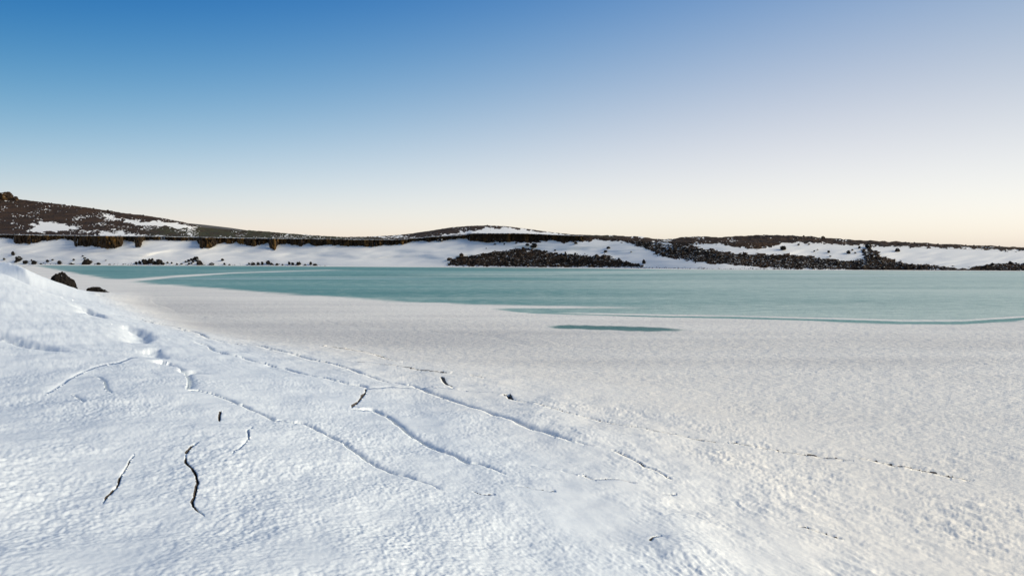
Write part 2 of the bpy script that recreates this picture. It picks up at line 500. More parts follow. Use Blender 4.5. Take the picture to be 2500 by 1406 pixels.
# drifts on the high bank
ridge([(-90, 628), (-40, 631), (-10, 634), (20, 637), (40, 642), (56, 657), (70, 677), (84, 690), (110, 699)], [54, 50, 47, 44, 42, 39, 36.5, 34.5, 33.5], 2.2, 1.4, .8)
ridge([(-60, 655), (0, 668), (40, 693), (70, 706), (115, 721), (160, 735), (195, 748)], [30, 29, 27.5, 27, 27.5, 28, 28.5], 2.0, 1.1, .20)
# soft swells of the drifted crust
H += FOOT * (.05 * fbm(GXs / 3.2, GYs / 3.2, 3) + .018 * fbm(GXs / .8, GYs / .8, 3))
# collapsed troughs
trough([(188, 746), (215, 755), (245, 770), (275, 778)], 9, .240)
trough([(185, 760), (220, 764), (262, 776)], 7, .176)
trough([(262, 762), (310, 772), (370, 786), (420, 795)], 6, .192)
trough([(272, 788), (310, 795), (345, 808), (350, 825), (330, 838)], 15, .208)
trough([(-40, 800), (30, 822), (90, 838), (165, 858)], 14, .160)
trough([(160, 705), (200, 716), (250, 724), (290, 730)], 4, .160)
trough([(345, 850), (372, 852), (400, 872)], 13, .096)
trough([(388, 880), (402, 884), (415, 884)], 9, .112)
trough([(430, 905), (470, 908), (500, 915)], 14, .096)
# cracks (photo px, near ones first)
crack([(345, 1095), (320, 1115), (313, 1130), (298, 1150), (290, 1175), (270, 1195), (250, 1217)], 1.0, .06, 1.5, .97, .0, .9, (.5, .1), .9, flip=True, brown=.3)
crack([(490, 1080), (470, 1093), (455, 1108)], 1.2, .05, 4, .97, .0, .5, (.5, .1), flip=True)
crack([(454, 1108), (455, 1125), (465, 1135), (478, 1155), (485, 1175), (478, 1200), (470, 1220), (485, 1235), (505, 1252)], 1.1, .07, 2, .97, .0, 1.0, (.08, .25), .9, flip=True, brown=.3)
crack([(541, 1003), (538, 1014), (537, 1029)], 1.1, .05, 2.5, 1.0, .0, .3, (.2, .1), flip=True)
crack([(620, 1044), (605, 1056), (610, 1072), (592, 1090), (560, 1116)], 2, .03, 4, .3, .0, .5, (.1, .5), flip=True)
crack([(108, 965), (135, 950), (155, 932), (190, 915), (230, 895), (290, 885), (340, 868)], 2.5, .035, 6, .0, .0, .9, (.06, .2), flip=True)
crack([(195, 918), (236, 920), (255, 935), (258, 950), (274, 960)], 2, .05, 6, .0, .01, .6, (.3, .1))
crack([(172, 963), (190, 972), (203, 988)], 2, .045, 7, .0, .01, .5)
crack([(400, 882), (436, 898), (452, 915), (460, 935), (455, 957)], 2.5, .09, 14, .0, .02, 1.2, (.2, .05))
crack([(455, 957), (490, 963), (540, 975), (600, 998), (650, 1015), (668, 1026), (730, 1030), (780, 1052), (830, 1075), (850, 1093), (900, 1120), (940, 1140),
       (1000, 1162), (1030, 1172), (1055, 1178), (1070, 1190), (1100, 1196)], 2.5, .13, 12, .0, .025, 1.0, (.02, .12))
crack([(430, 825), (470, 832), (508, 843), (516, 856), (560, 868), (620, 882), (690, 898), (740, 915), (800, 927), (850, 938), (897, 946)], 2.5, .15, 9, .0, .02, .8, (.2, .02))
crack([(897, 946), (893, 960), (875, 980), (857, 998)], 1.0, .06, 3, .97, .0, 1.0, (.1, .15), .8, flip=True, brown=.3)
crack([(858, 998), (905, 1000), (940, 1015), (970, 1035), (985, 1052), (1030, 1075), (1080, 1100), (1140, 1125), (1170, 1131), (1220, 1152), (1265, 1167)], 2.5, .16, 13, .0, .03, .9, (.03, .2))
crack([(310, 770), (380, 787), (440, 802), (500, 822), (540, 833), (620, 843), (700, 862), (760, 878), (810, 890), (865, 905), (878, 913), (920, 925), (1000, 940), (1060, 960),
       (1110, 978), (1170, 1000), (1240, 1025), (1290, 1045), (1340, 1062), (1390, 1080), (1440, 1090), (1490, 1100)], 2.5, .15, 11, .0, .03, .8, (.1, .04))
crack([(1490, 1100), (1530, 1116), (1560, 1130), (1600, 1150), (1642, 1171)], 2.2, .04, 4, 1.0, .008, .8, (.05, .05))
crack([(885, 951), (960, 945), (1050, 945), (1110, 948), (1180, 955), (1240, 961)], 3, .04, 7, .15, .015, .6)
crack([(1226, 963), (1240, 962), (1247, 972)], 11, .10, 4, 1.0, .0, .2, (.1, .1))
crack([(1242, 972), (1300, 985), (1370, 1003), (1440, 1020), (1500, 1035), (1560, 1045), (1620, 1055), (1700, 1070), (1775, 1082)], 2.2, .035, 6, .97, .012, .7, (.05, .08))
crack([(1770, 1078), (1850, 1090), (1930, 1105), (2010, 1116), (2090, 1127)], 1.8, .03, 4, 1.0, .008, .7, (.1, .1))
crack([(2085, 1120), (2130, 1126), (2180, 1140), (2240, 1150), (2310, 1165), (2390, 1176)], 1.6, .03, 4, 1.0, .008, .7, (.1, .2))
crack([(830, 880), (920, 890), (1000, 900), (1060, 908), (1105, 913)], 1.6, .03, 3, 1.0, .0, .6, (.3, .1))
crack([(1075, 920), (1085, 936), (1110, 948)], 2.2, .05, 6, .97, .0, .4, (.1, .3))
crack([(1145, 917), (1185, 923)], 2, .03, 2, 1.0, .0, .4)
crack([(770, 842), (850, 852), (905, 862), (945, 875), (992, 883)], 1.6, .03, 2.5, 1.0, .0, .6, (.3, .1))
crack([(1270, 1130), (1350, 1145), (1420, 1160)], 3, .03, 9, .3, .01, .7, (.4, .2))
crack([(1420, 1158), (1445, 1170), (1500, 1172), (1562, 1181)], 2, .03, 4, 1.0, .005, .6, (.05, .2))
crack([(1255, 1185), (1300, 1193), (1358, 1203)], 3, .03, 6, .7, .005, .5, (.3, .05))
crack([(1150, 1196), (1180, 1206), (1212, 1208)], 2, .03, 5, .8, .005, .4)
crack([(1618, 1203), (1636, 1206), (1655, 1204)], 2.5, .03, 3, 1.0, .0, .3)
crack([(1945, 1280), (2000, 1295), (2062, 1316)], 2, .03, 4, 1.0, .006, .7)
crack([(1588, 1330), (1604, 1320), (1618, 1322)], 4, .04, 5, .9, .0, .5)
# mound by the small hole
mx, my = drop([1680], [1345]); H += .07 * np.exp(-((GXs - mx) ** 2 + (GYs - my) ** 2) / .16)

# lumpy wind crust; ribbed sastrugi on the right, round lumps on the left
ang = math.atan2(-.79, .61)
ua = GXs * math.cos(ang) + GYs * math.sin(ang); va = -GXs * math.sin(ang) + GYs * math.cos(ang)
side = sstep(-1.0, 3.2, GXs + .12 * GYs)
fade = np.clip(6.5 / R2, .25, 1.0)
wx = .02 * fbm(GXs * 5, GYs * 5, 2)
lump = .0068 * perlin(GXs / .050 + wx * 30, GYs / .050) + .0036 * perlin(GXs / .026, GYs / .026 + 5) + .006 * perlin(GXs / .12, GYs / .12) + .003 * np.abs(perlin(GXs / .045 + 9, GYs / .045))
rib = .011 * perlin(ua / .24, va / .075 + 3 * wx * 10) + .006 * perlin(ua / .12, va / .038) + .0045 * perlin(GXs / .045, GYs / .045) + .012 * perlin(ua / .5, va / .2)
fade = np.clip(11.0 / R2, 0, 1) ** 1.15
seam = sstep(-5, 110, PYg - np.interp(PXg, *FADE_Y))
seam = np.maximum(seam, FOOT)
ul, vl = GXs * .955 - GYs * .296, GXs * .296 + GYs * .955
lrib = .0042 * perlin(ul / .42, vl / .13 + wx * 8) + .0030 * perlin(ul / .22, vl / .08) + .006 * perlin(ul / 1.3, vl / .4) + .0016 * perlin(ul / .09, vl / .05)
near_tex = lump * (1 - .75 * side) + rib * (.04 + .96 * side)
lakeward = (1 - FOOT) * sstep(9, 20, R2)
patch = np.clip(.72 + .8 * fbm(GXs / 1.5 + 3, GYs / 1.5, 3), .15, 1.5)
H += (.95 * patch * near_tex * fade * (1 - .75 * lakeward) + 1.2 * lrib * lakeward * np.clip(26 / R2, 0, 1)) * seam * (1 - .5 * SOIL_SHADE)
far_rib = sstep(8, 22, R2)
H += far_rib * .012 * fbm(ua / 1.2, va / .25, 3) * (.3 + .7 * FOOT) * seam
THIN = thin_snow(PXg, PYg, GXs, GYs) 
H -= .35 * SINK
def sharpen(o, nz=.72):
    me = o.data; n = np.empty(len(me.polygons) * 3, np.float32); me.polygons.foreach_get('normal', n)
    me.polygons.foreach_set('use_smooth', (np.abs(n.reshape(-1, 3)[:, 2]) > nz)); me.update()


bank = grid_mesh('snow_bank', GXs, GYs, H, M_BANK, {'soil_shade': SOIL_SHADE, 'thin': THIN, 'grain': np.interp(R2, [5, 12, 24], [.25, .5, 1.0]), 'foot': sstep(-.1, .85, H0 + .06 * fbm(GXs / 1.5, GYs / 1.5, 3))}, keep=(H > -.06) & (PYg > 690))
sharpen(bank)
tag(bank, 'cracked wind-crusted snow bank sloping down to the frozen lake', kind='structure')

# the same snow going on beside and behind the camera, outside the finely built part
def side_field(t0, t1, nt_, r0, r1, nr_, label):
    tt = np.linspace(t0, t1, nt_); r_ = np.exp(np.linspace(math.log(r0), math.log(r1), nr_))
    ox, oy = np.sin(tt)[None, :] * r_[:, None], np.cos(tt)[None, :] * r_[:, None]
    ct = np.where(tt > math.pi, tt - 2 * math.pi, tt)
    w = sstep(.25, .75, (tt - t0) / (t1 - t0))[None, :] if t1 > 3 else 0.0      # behind the camera the two sides meet
    cr = np.clip(r_, 2.2, 76)[:, None]
    a = base_h(np.sin(np.clip(tt, th[0], th[-1]))[None, :] * cr, np.cos(np.clip(tt, th[0], th[-1]))[None, :] * cr)
    b = base_h(np.sin(th[0]) * cr + 0 * a, np.cos(th[0]) * cr + 0 * a)
    sh_ = a * (1 - w) + b * w
    hh = LVL + .045 * np.logaddexp(0, (sh_ - LVL) / .045) + (.05 * fbm(ox / 3.2, oy / 3.2, 3) + .018 * fbm(ox / .8, oy / .8, 3)) * sstep(0, .35, sh_) - .006
    tag(grid_mesh('snow_field', ox, oy, hh, M_FIELD, {'soil_shade': ox * 0, 'thin': ox * 0 + .1, 'grain': ox * 0 + .4, 'foot': sstep(-.1, .85, sh_)}), label, kind='structure')


side_field(th[-1] - .002, th[0] + .002 + 2 * math.pi, 400, .06, 70.0, 220, 'snow continuing beside and behind the cracked bank')
side_field(th[0], th[-1], 60, .06, 2.37, 30, 'snow at the feet of the viewer')

# base ground far below everything, out to the horizon
gx, gy = np.meshgrid(np.linspace(-3000, 3000, 13), np.linspace(-3000, 3000, 13))
tag(grid_mesh('ground', gx, gy, gx * 0 - 3.0, M_FAR, {'rock': gx * 0, 'olive': gx * 0}), kind='structure')

# ---------------------------------------------------------------- frozen lake
LPX = np.linspace(-420, 2920, 560); LPY = np.concatenate([np.linspace(634.0, 664, 70, endpoint=False), np.linspace(664, 900, 200)])
lx, ly = on_plane(LPX[None, :] + 0 * LPY[:, None], LPY[:, None] + 0 * LPX[None, :], 0.0)
PX, PY = np.broadcast_to(LPX[None, :], lx.shape), np.broadcast_to(LPY[:, None], lx.shape)
edge = np.interp(LPX, *EDGE_Y)
wob = fbm(lx / 6, ly / 9, 3) * 2.0
E_ = edge[None, :] + wob + 1.6 * fbm(lx / 2.0, ly / 3.0, 4, .6)
soft = np.clip((PY - 640) * .07, 2, 9) * np.interp(PX, [0, 250, 550, 800], [4, 4, 3.0, 2.4])
ice = 1 - sstep(-.8, .6, (PY - E_) / soft)
# lobe under the thin snow rib, and the lens of bare ice in front of it
rib_y = np.interp(LPX, [1000, 1200, 1400, 1600, 1800], [744, 749, 750, 751, 752])[None, :]
ribw = np.interp(LPX, [950, 1100, 1500, 1750], [0, 1, .7, 0])[None, :]
lobe_t = np.interp(LPX, [1150, 1300, 1500, 2500], [751, 752, 753, 753])[None, :]
lobe_b = np.interp(LPX, [1120, 1200, 1300, 1400, 1600, 1800, 2000, 2200, 2350, 2500], [751, 757, 765, 769, 774, 778, 784, 791, 792, 781])[None, :] + wob * .5
lobe = sstep(-1, 2, PY - lobe_t) * (1 - sstep(-2, 2, PY - lobe_b)) * sstep(1130, 1300, PX)
ice = np.maximum(ice, lobe)
ice = ice * (1 - .8 * ribw * np.exp(-((PY - rib_y) / 3.0) ** 2))
rib2 = np.interp(LPX, [1200, 1350, 1600, 1800, 2000, 2200, 2350, 2500], [757, 764, 769.5, 772, 777, 783, 783, 773])[None, :]
ice = ice * (1 - .9 * sstep(1250, 1500, PX) * np.exp(-((PY - rib2) / 2.2) ** 2))
wob2 = fbm(lx / 1.6, ly / 2.2, 4, .6)
lens = 1 - sstep(.2, 1.35, np.sqrt(((PX - 1490) / np.where(PX < 1490, 190, 240)) ** 2 + ((PY - 801.5 - .026 * (PX - 1490)) / 6.8) ** 2) + .22 * wob2)
ice = np.maximum(ice, lens)
# wind-blown snow streaks on the ice
s1 = np.interp(LPX, [150, 300, 430, 560, 680, 800, 950], [692, 686, 675, 667, 663, 659.5, 658])[None, :]
s1w = np.interp(LPX, [150, 300, 430, 560, 800, 950], [7, 5, 3.5, 1.8, 1.2, .6])[None, :]
ice = ice * (1 - .85 * np.interp(LPX, [120, 260, 500, 800, 960], [.3, .9, 1, .7, 0])[None, :] * np.exp(-((PY - s1) / s1w) ** 2))
ice = ice * (1 - .35 * sstep(420, 150, PX))
frost = np.clip(np.interp(LPX, [0, 700, 1200, 1700, 2500], [.08, .18, .36, .68, 1.0])[None, :] + .25 * fbm(lx / 40, ly / 9, 3), 0, 1)
band = np.exp(-((PY - np.interp(LPX, [0, 900, 1300, 1700, 2500], [652, 668, 669, 664, 663])[None, :]) / 4.0) ** 2)
frost = np.clip(frost + .55 * band * sstep(700, 1200, PX), 0, 1)
dk = np.exp(-((PY - np.interp(LPX, [0, 600, 1000, 1500, 2500], [656, 656, 659, 660, 660])[None, :]) / 3.5) ** 2)
frost = np.clip(frost - .5 * dk * (1 - sstep(900, 1700, PX)), 0, 1)
frost = np.clip(frost - .5 * sstep(0, 3, PY - rib2 - 1) * (PY > 750) * sstep(1250, 1500, PX), 0, 1) - 1.6 * lens - .55 * sstep(0, 3, PY - rib2 - 1) * (PY > 750) * sstep(1250, 1600, PX)
shore_snow = sstep(2.5, 0, PY - np.interp(LPX, [-500, 0, 300, 620, 900, 1300, 1700, 2100, 2500, 2900], [646, 646, 647.5, 648.5, 650.5, 653, 657.5, 659.5, 661.5, 663])[None, :])
ice = ice * (1 - .8 * shore_snow)
thin = thin_snow(PX, PY, lx, ly)
lz = (1 - ice) * (.015 + .02 * fbm(lx / 4, ly / 1.2, 3)) + .004 * fbm(lx / 1.0, ly / .3, 2)
lz = lz + np.where(LPY[:, None] > 780, .006 * perlin((lx * .8 - ly * .25) / .45, (ly * .95 + lx * .25) / .12), 0)
# the sheet sinks below the bank near the shore
under = base_h(lx, ly)
lz = np.where(under > .25, -.2, lz)
lz = np.minimum(lz, .012) - .04 * sstep(6, 26, PY - np.interp(LPX, *FADE_Y)[None, :])
lake = grid_mesh('frozen_lake', lx, ly, lz, M_LAKE, {'ice': ice, 'frost': frost, 'thin': thin}, keep=(under < .6))
tag(lake, 'frozen lake with teal ice under wind-blown snow', kind='structure')

# ---------------------------------------------------------------- far shore: shoreline, snow slope, cliff, hills
FX = np.linspace(-330, 2830, 1240)
K_S = ([-400, 0, 300, 620, 900, 1100, 1300, 1500, 1700, 1900, 2100, 2300, 2500, 2900], [645, 645, 647, 648, 650, 651, 652.5, 654, 657, 658, 659, 660, 661, 663])
K_R = ([-400, 0, 150, 300, 400, 600, 740, 860, 960, 1010, 1060, 1140, 1150, 1260, 1340, 1400, 1450, 1500, 1600, 1700, 1900, 2000, 2100, 2200, 2300, 2400, 2500, 2900],
       [569, 573, 575, 577, 578, 582, 583, 585, 586, 583, 578, 574, 570, 570, 573, 576, 578, 582, 590, 590, 592, 596, 600, 603, 607, 610, 614, 630])
K_B = ([-400, 0, 30, 36, 72, 85, 105, 150, 178, 183, 200, 240, 262, 298, 303, 326, 331, 345, 350, 400, 480, 489, 497, 520, 545, 580, 602, 620, 640, 655, 659, 673, 678, 700, 715, 735, 750, 780, 820,
        850, 872, 905, 950, 990, 1006, 1060, 1110, 1140, 1148, 1190, 1230, 1245, 1300, 1340, 1400, 1900, 2900],
       [574, 577, 580, 592, 594, 590, 585, 582, 584, 600, 597, 603, 605, 602, 586, 586, 601, 602, 585, 584, 586, 604, 605, 600, 592, 590, 595, 600, 592, 594, 608, 608, 595, 592, 597, 601, 593, 597, 595,
        600, 598, 600, 597, 594, 588, 586, 583, 579, 588, 589, 588, 587, 586, 582, 584, 600, 638])
K_K = ([-400, 0, 40, 100, 200, 300, 360, 400, 450, 500, 560, 620, 680, 740, 800, 850, 900, 960, 1000, 1060, 1100, 1150, 1190, 1240, 1300, 1350, 1400, 1440, 1500, 1540, 1565, 1600, 1640, 1680,
        1720, 1760, 1800, 1860, 1960, 2010, 2100, 2200, 2300, 2400, 2500, 2900],
       [440, 482, 486, 493, 505, 520, 527, 533, 543, 556, 561, 563, 568, 573, 577, 579, 578, 575, 571, 562, 555.5, 551.5, 550.5, 553, 561, 568, 573, 574.5, 575, 578, 577, 584, 584, 578,
        577, 580, 577, 574, 576, 580, 587, 591, 596, 600, 604.5, 622])
D_K = ([-400, 0, 400, 600, 850, 1000, 1200, 1380, 1450, 1550, 1700, 2100, 2500, 2900], [440, 430, 400, 390, 430, 480, 500, 420, 270, 228, 215, 200, 186, 180])


SMOOTH = {}


def K(tab, x):
    """table look-up along the shore, rounded so that no kinks show in the slopes"""
    k = id(tab)
    if k not in SMOOTH:
        g = np.arange(-700.0, 3200.0); sg = {id(K_S): 60, id(D_K): 35, id(K_R): 5, id(K_K): 5}.get(k, 0)
        v = np.interp(g, *tab)
        if sg:
            q = np.exp(-.5 * (np.arange(-3 * sg, 3 * sg + 1) / sg) ** 2); v = np.convolve(np.pad(v, 3 * sg, 'edge'), q / q.sum(), 'valid')
        SMOOTH[k] = (g, v)
    return np.interp(x, *SMOOTH[k])


def shore_depth(px): return CAM_Z * FPX / (K(K_S, px) - 625.0)


def col_profile(px):
    ys, yr, yb, yk = K(K_S, px), K(K_R, px), 0, K(K_K, px)
    yk = np.minimum(yk, yr - .8); yb = yr + np.interp(px, [-400, 0, 900, 1000, 1130, 1150, 1300, 1400, 1440], [7, 7, 7, 6, 5, 9, 8, 4, 1.0])
    ds = shore_depth(px); run = np.interp(px, [0, 1000, 1400, 2500], [20, 20, 15, 11])
    return ys, yb, yr, yk, ds, ds + run, ds + run + np.interp(px, [0, 1380, 1500, 2500], [.8, .8, 3, 3]), np.maximum(K(D_K, px), ds + run + 8)


def relief(px, py, amt):
    return amt * (fbm(px / 170.0 + .35 * py / 20.0, py / 26.0, 3) + .2 * fbm(px / 60.0 + .6 * py / 13.0, py / 15.0 + 4, 2))


def far_depth(px, py, rough=True):
    ys, yb, yr, yk, ds, db, dr, dk = col_profile(px)
    t1 = np.clip((ys - py) / (ys - yb), 0, 1)
    t2 = np.clip((yb - py) / (yb - yr), 0, 1)
    t3 = np.clip((yr - py) / np.maximum(yr - yk, .5), 0, 1)
    plate = np.interp(px, [0, 900, 1000, 1380, 1430], [25, 40, 130, 130, 6])
    t3 = np.where(t3 > 0, np.clip(t3, 0, 1), 0)
    d = ds + (db - ds) * t1 ** 1.15 + (dr - db) * t2 + (dk - dr) * (t3 ** .8)
    d = d + plate * sstep(0, .12, t3) * (1 - t3) * .6
    amt = np.sin(np.clip(t1, 0, 1) * math.pi) * np.interp(px, [0, 1200, 1600], [2.4, 2.0, 1.0])
    return d + relief(px, py, amt)


def far_xyz(px, py):
    d = far_depth(px, py); return at(px, py, d)


def in_poly(px, py, poly):
    p = np.array(poly, float); r = np.zeros(px.shape, bool); j = len(p) - 1
    for i in range(len(p)):
        c = ((p[i, 1] > py) != (p[j, 1] > py)) & (px < (p[j, 0] - p[i, 0]) * (py - p[i, 1]) / (p[j, 1] - p[i, 1] + 1e-9) + p[i, 0])
        r ^= c; j = i
    return r


SNOW_POLYS = [
    [(75, 548), (110, 542), (150, 545), (188, 556), (170, 562), (120, 566), (75, 567)],
    [(245, 529), (270, 523), (290, 535), (285, 539), (255, 533)],
    [(295, 533), (340, 541), (400, 541), (450, 548), (490, 557), (440, 559), (400, 552), (340, 550), (300, 541)],
    [(235, 576), (255, 566), (300, 568), (370, 573), (330, 578)],
    [(1050, 578.5), (1100, 571), (1180, 558), (1260, 557), (1330, 567), (1400, 575), (1300, 575), (1200, 572), (1150, 572)],
    [(1685, 595), (1720, 593), (1760, 597), (1790, 604), (1850, 608), (1890, 600), (1910, 594), (1960, 592), (2010, 594), (2080, 598), (2125, 600), (2112, 615), (2128, 628), (2110, 634),
     (2060, 636), (2000, 631), (1950, 622), (1900, 622), (1860, 620), (1800, 618), (1750, 612), (1720, 606)],
    [(2128, 602), (2200, 602.5), (2300, 605), (2400, 609), (2500, 613), (2900, 624), (2900, 655), (2500, 644), (2420, 646), (2350, 656), (2280, 648), (2200, 641), (2150, 625)],
    [(1588, 588), (1608, 590), (1650, 600), (1640, 606), (1610, 600)],
]
DARK_POLYS = [
    [(1098, 640), (1112, 630), (1140, 627), (1180, 620), (1230, 612), (1270, 607), (1300, 608), (1350, 617), (1400, 622), (1440, 626), (1480, 624), (1500, 632), (1530, 640), (1558, 645),
     (1572, 651.5), (1500, 651.5), (1300, 650.5), (1150, 649), (1092, 648)],
    [(1146, 569), (1400, 574), (1500, 574), (1540, 577), (1600, 583), (1700, 570), (3000, 560), (3000, 700), (2000, 656), (1900, 655), (1830, 650), (1760, 645), (1680, 636), (1620, 626),
     (1590, 612), (1540, 596), (1500, 587), (1440, 586.5), (1400, 590), (1372, 592), (1345, 582), (1320, 592), (1290, 594), (1250, 587), (1200, 589), (1148, 588)],
]


def rock_mask(px, py):
    wx_ = px + 12 * fbm(px / 22.0, py / 9.0, 4, .65); wy_ = py + 4.0 * fbm(px / 19.0 + 8, py / 8.0, 4, .65)
    r = np.where(py < K(K_R, px) + .5, 1.0, 0.0)
    r = np.where(px > 1440, 0.0, r)
    for p in DARK_POLYS: r = np.where(in_poly(wx_, wy_, p), 1.0, r)
    for p in SNOW_POLYS: r = np.where(in_poly(wx_, wy_, p), 0.0, r)
    # scattered snow between the stones
    sp = fbm(px / 5.0, py / 2.3, 3, .7); cl = fbm(px / 55.0 + 3, py / 13.0, 2)
    dens = np.interp(px, [-400, 0, 150, 250, 480, 540, 700, 980], [.12, .16, .25, .42, .45, .08, .3, .3])
    dens = dens * np.interp(py - K(K_K, px), [0, 6, 25, 60], [.1, .3, .8, 1.0])
    dens = np.where((px > 690) & (px < 1000), .42, dens)
    dens = np.where((px > 1020) & (px < 1440), .02, dens)
    dens = np.where(px > 1440, .10 + .22 * sstep(1560, 1600, px) * sstep(1760, 1650, px), dens)
    r = np.where((r > .5) & (sp > 1.15 - 1.15 * dens - 1.1 * cl), .15, r)
    # thin turf-topped soil line along the very rim
    r = np.where((px < 1150) & (np.abs(py - K(K_R, px)) < 1.2), 1.0, r)
    return r


# rows of the three sheets
def far_sheet(name, ya, yb_, n, mat, keep_sky=False, jitter=0.0, pre=None, post=None):
    t = np.linspace(0, 1, n)[:, None]
    PYf = ya[None, :] + (yb_ - ya)[None, :] * t
    PXf = np.broadcast_to(FX[None, :], PYf.shape)
    rk = rock_mask(PXf, PYf)
    D = far_depth(PXf, PYf)
    if jitter: D = D - jitter * rk * np.abs(fbm(PXf / 6.0, PYf / 4.0, 3))
    return PXf, PYf, D, rk


ys, yb, yr, yk, ds, db, dr, dk = col_profile(FX)
# snow slope
A, B, D, rk = far_sheet('s', ys, yb - .6, 64, M_FAR, jitter=.35)
x, y, z = at(A, B, D)
z[0] = 0.03; x0 = x[:1] * .985; y0 = y[:1] * .985
x = np.concatenate([x0, x]); y = np.concatenate([y0, y]); z = np.concatenate([z[:1] * 0 - .25, z])
rk = np.concatenate([rk[:1], rk]); ol = rk * 0
tag(grid_mesh('snow_slope', x, y, z, M_FAR, {'rock': rk, 'olive': ol}), 'drifted snow slope between the lake and the cliff', kind='structure')
# cliffs: buttresses and blocks standing on the upper snow slope, each block a part
def cliff_strip(name, a, b, parent, mat):
    px = np.arange(a, b + .1, 1.6); bot = K(K_B, px) + 1.8 * fbm(px / 6.0, px * 0 + 2.2, 3) + 3.2 * perlin(px / 17.0, px * 0 + 5.5); top = K(K_R, px) + .5 * fbm(px / 9.0, px * 0 + 7.7, 2)
    bot = np.maximum(bot, top + 3.0)
    n = 12; t = np.linspace(0, 1, n)[:, None]
    py = (bot + 2.0)[None, :] + (top - bot - 2.0)[None, :] * t
    PXc = np.broadcast_to(px[None, :], py.shape)
    foot_d = far_depth(px, np.minimum(bot, K(K_S, px) - 6))
    foot_d = np.convolve(np.pad(foot_d, 2, 'edge'), np.ones(5) / 5, 'valid')
    bulge = np.minimum(PXc - a, b - PXc); bulge = sstep(0, 7, bulge)
    d = foot_d[None, :] - .5 - .5 * bulge + .3 * t - .7 * sstep(.72, .95, t) + .9 * fbm(PXc / 5.0, py / 11.0, 4, .6)
    lx_ = np.diff(d[-1])
    py = np.concatenate([py, top[None, :] - .4, top[None, :] - .8]); PXc = np.concatenate([PXc, px[None, :], px[None, :]])
    d = np.concatenate([d, d[-1:] + .6, np.interp(px, FX, dr)[None, :] + .8])
    x, y, z = at(PXc, py, d)
    o = grid_mesh(name, x, y, z, mat, smooth=False); o.parent = parent
    return o


def cliff_thing(label, spans):
    e = bpy.data.objects.new('cliff', None); COL.objects.link(e); tag(e, label, 'cliff')
    for a, b, nm, lab in spans:
        o = cliff_strip(nm, a, b, e, M_OCHRE if 'ochre' in lab else M_CLIFF)
        if lab: o['label'] = lab
    return e


cliff_thing('low dark lava cliff running along the top of the long left snow slope', [
    (-330, 33, 'rim', ''), (33, 76, 'rock_block', 'snow-flecked brown block nearest the left edge'), (76, 181, 'rim', ''), (181, 190, 'rock_tooth', 'narrow hanging tooth of dark rock'),
    (190, 238, 'rock_block', 'broad dark block'), (238, 301, 'rock_block', 'ochre-streaked block, the largest'), (301, 329, 'rim', ''), (329, 347, 'rock_pillar', 'upright square pillar'),
    (347, 487, 'rim', ''), (487, 530, 'rock_block', 'ribbed block beside a slanting fang'), (530, 596, 'rock_block', 'low rust-brown ochre block'), (596, 628, 'rock_block', ''), (628, 657, 'rim', ''),
    (657, 675, 'rock_pillar', 'single square hanging block'), (675, 728, 'rim', ''), (728, 742, 'rock_block', ''), (742, 845, 'rim', ''), (845, 915, 'rock_block', ''), (915, 1008, 'rim', ''), (1008, 1147, 'rim', '')])
cliff_thing('dark broken cliff band under the snowy middle hill', [
    (1147, 1200, 'rock_block', 'long unbroken dark block'), (1200, 1248, 'rock_block', ''), (1248, 1345, 'rim', ''), (1345, 1425, 'rim', '')])
# hills
A, B, D, rk = far_sheet('h', yr, yk, 90, M_FAR, jitter=.5)
edge_t = np.linspace(0, 1, 90)[:, None]
x, y, z = at(A, B, D)
z = z + (rk * .22 * fbm(x / 2.2, y / 3.0, 3)) * sstep(0, .05, edge_t)
olive = sstep(330, 420, A) * sstep(1010, 820, A) * sstep(548, 562, B + .02 * (A - 400)) + sstep(1420, 1440, A) * sstep(1520, 1480, A) * .8
olive = np.clip(olive * (.7 + .6 * fbm(A / 30, B / 6, 2)), 0, 1)
for k_, (dd, dz) in enumerate(((15, -.8), (80, -9), (300, -40))):
    x = np.concatenate([x, x[-1:] * (1 + dd / y[-1:])]) if k_ == 0 else np.concatenate([x, x[89:90] * (1 + dd / y[89:90])])
    y = np.concatenate([y, y[89:90] + dd]); z = np.concatenate([z, z[89:90] + dz])
    rk = np.concatenate([rk, rk[-1:]]); olive = np.concatenate([olive, olive[-1:]])
tag(grid_mesh('hills', x, y, z, M_FAR, {'rock': rk, 'olive': olive}), 'brown hills speckled with snow above the cliff', kind='structure')
# smooth grey ridge far behind the left hill
gx1 = np.linspace(380, 640, 60); gy1 = np.interp(gx1, [380, 440, 500, 560, 600, 640], [545, 543.5, 549, 556, 562, 572])
t = np.linspace(0, 1, 12)[:, None]
gy2 = 575 + (gy1[None, :] - 575) * t; gd = 900 + 120 * t + 0 * gy2
x, y, z = at(np.broadcast_to(gx1[None, :], gy2.shape), gy2, gd)
mg = NT('grey_moor'); M_GREY = mg.done(mg.mix(mg.ramp(mg.noise(.05, 4), .3, .7), (0.085, 0.08, 0.072), (0.13, 0.12, 0.105)), .9, .1)
tag(grid_mesh('distant_hill', x, y, z, M_GREY), 'smooth grey ridge showing behind the left hill', kind='structure')

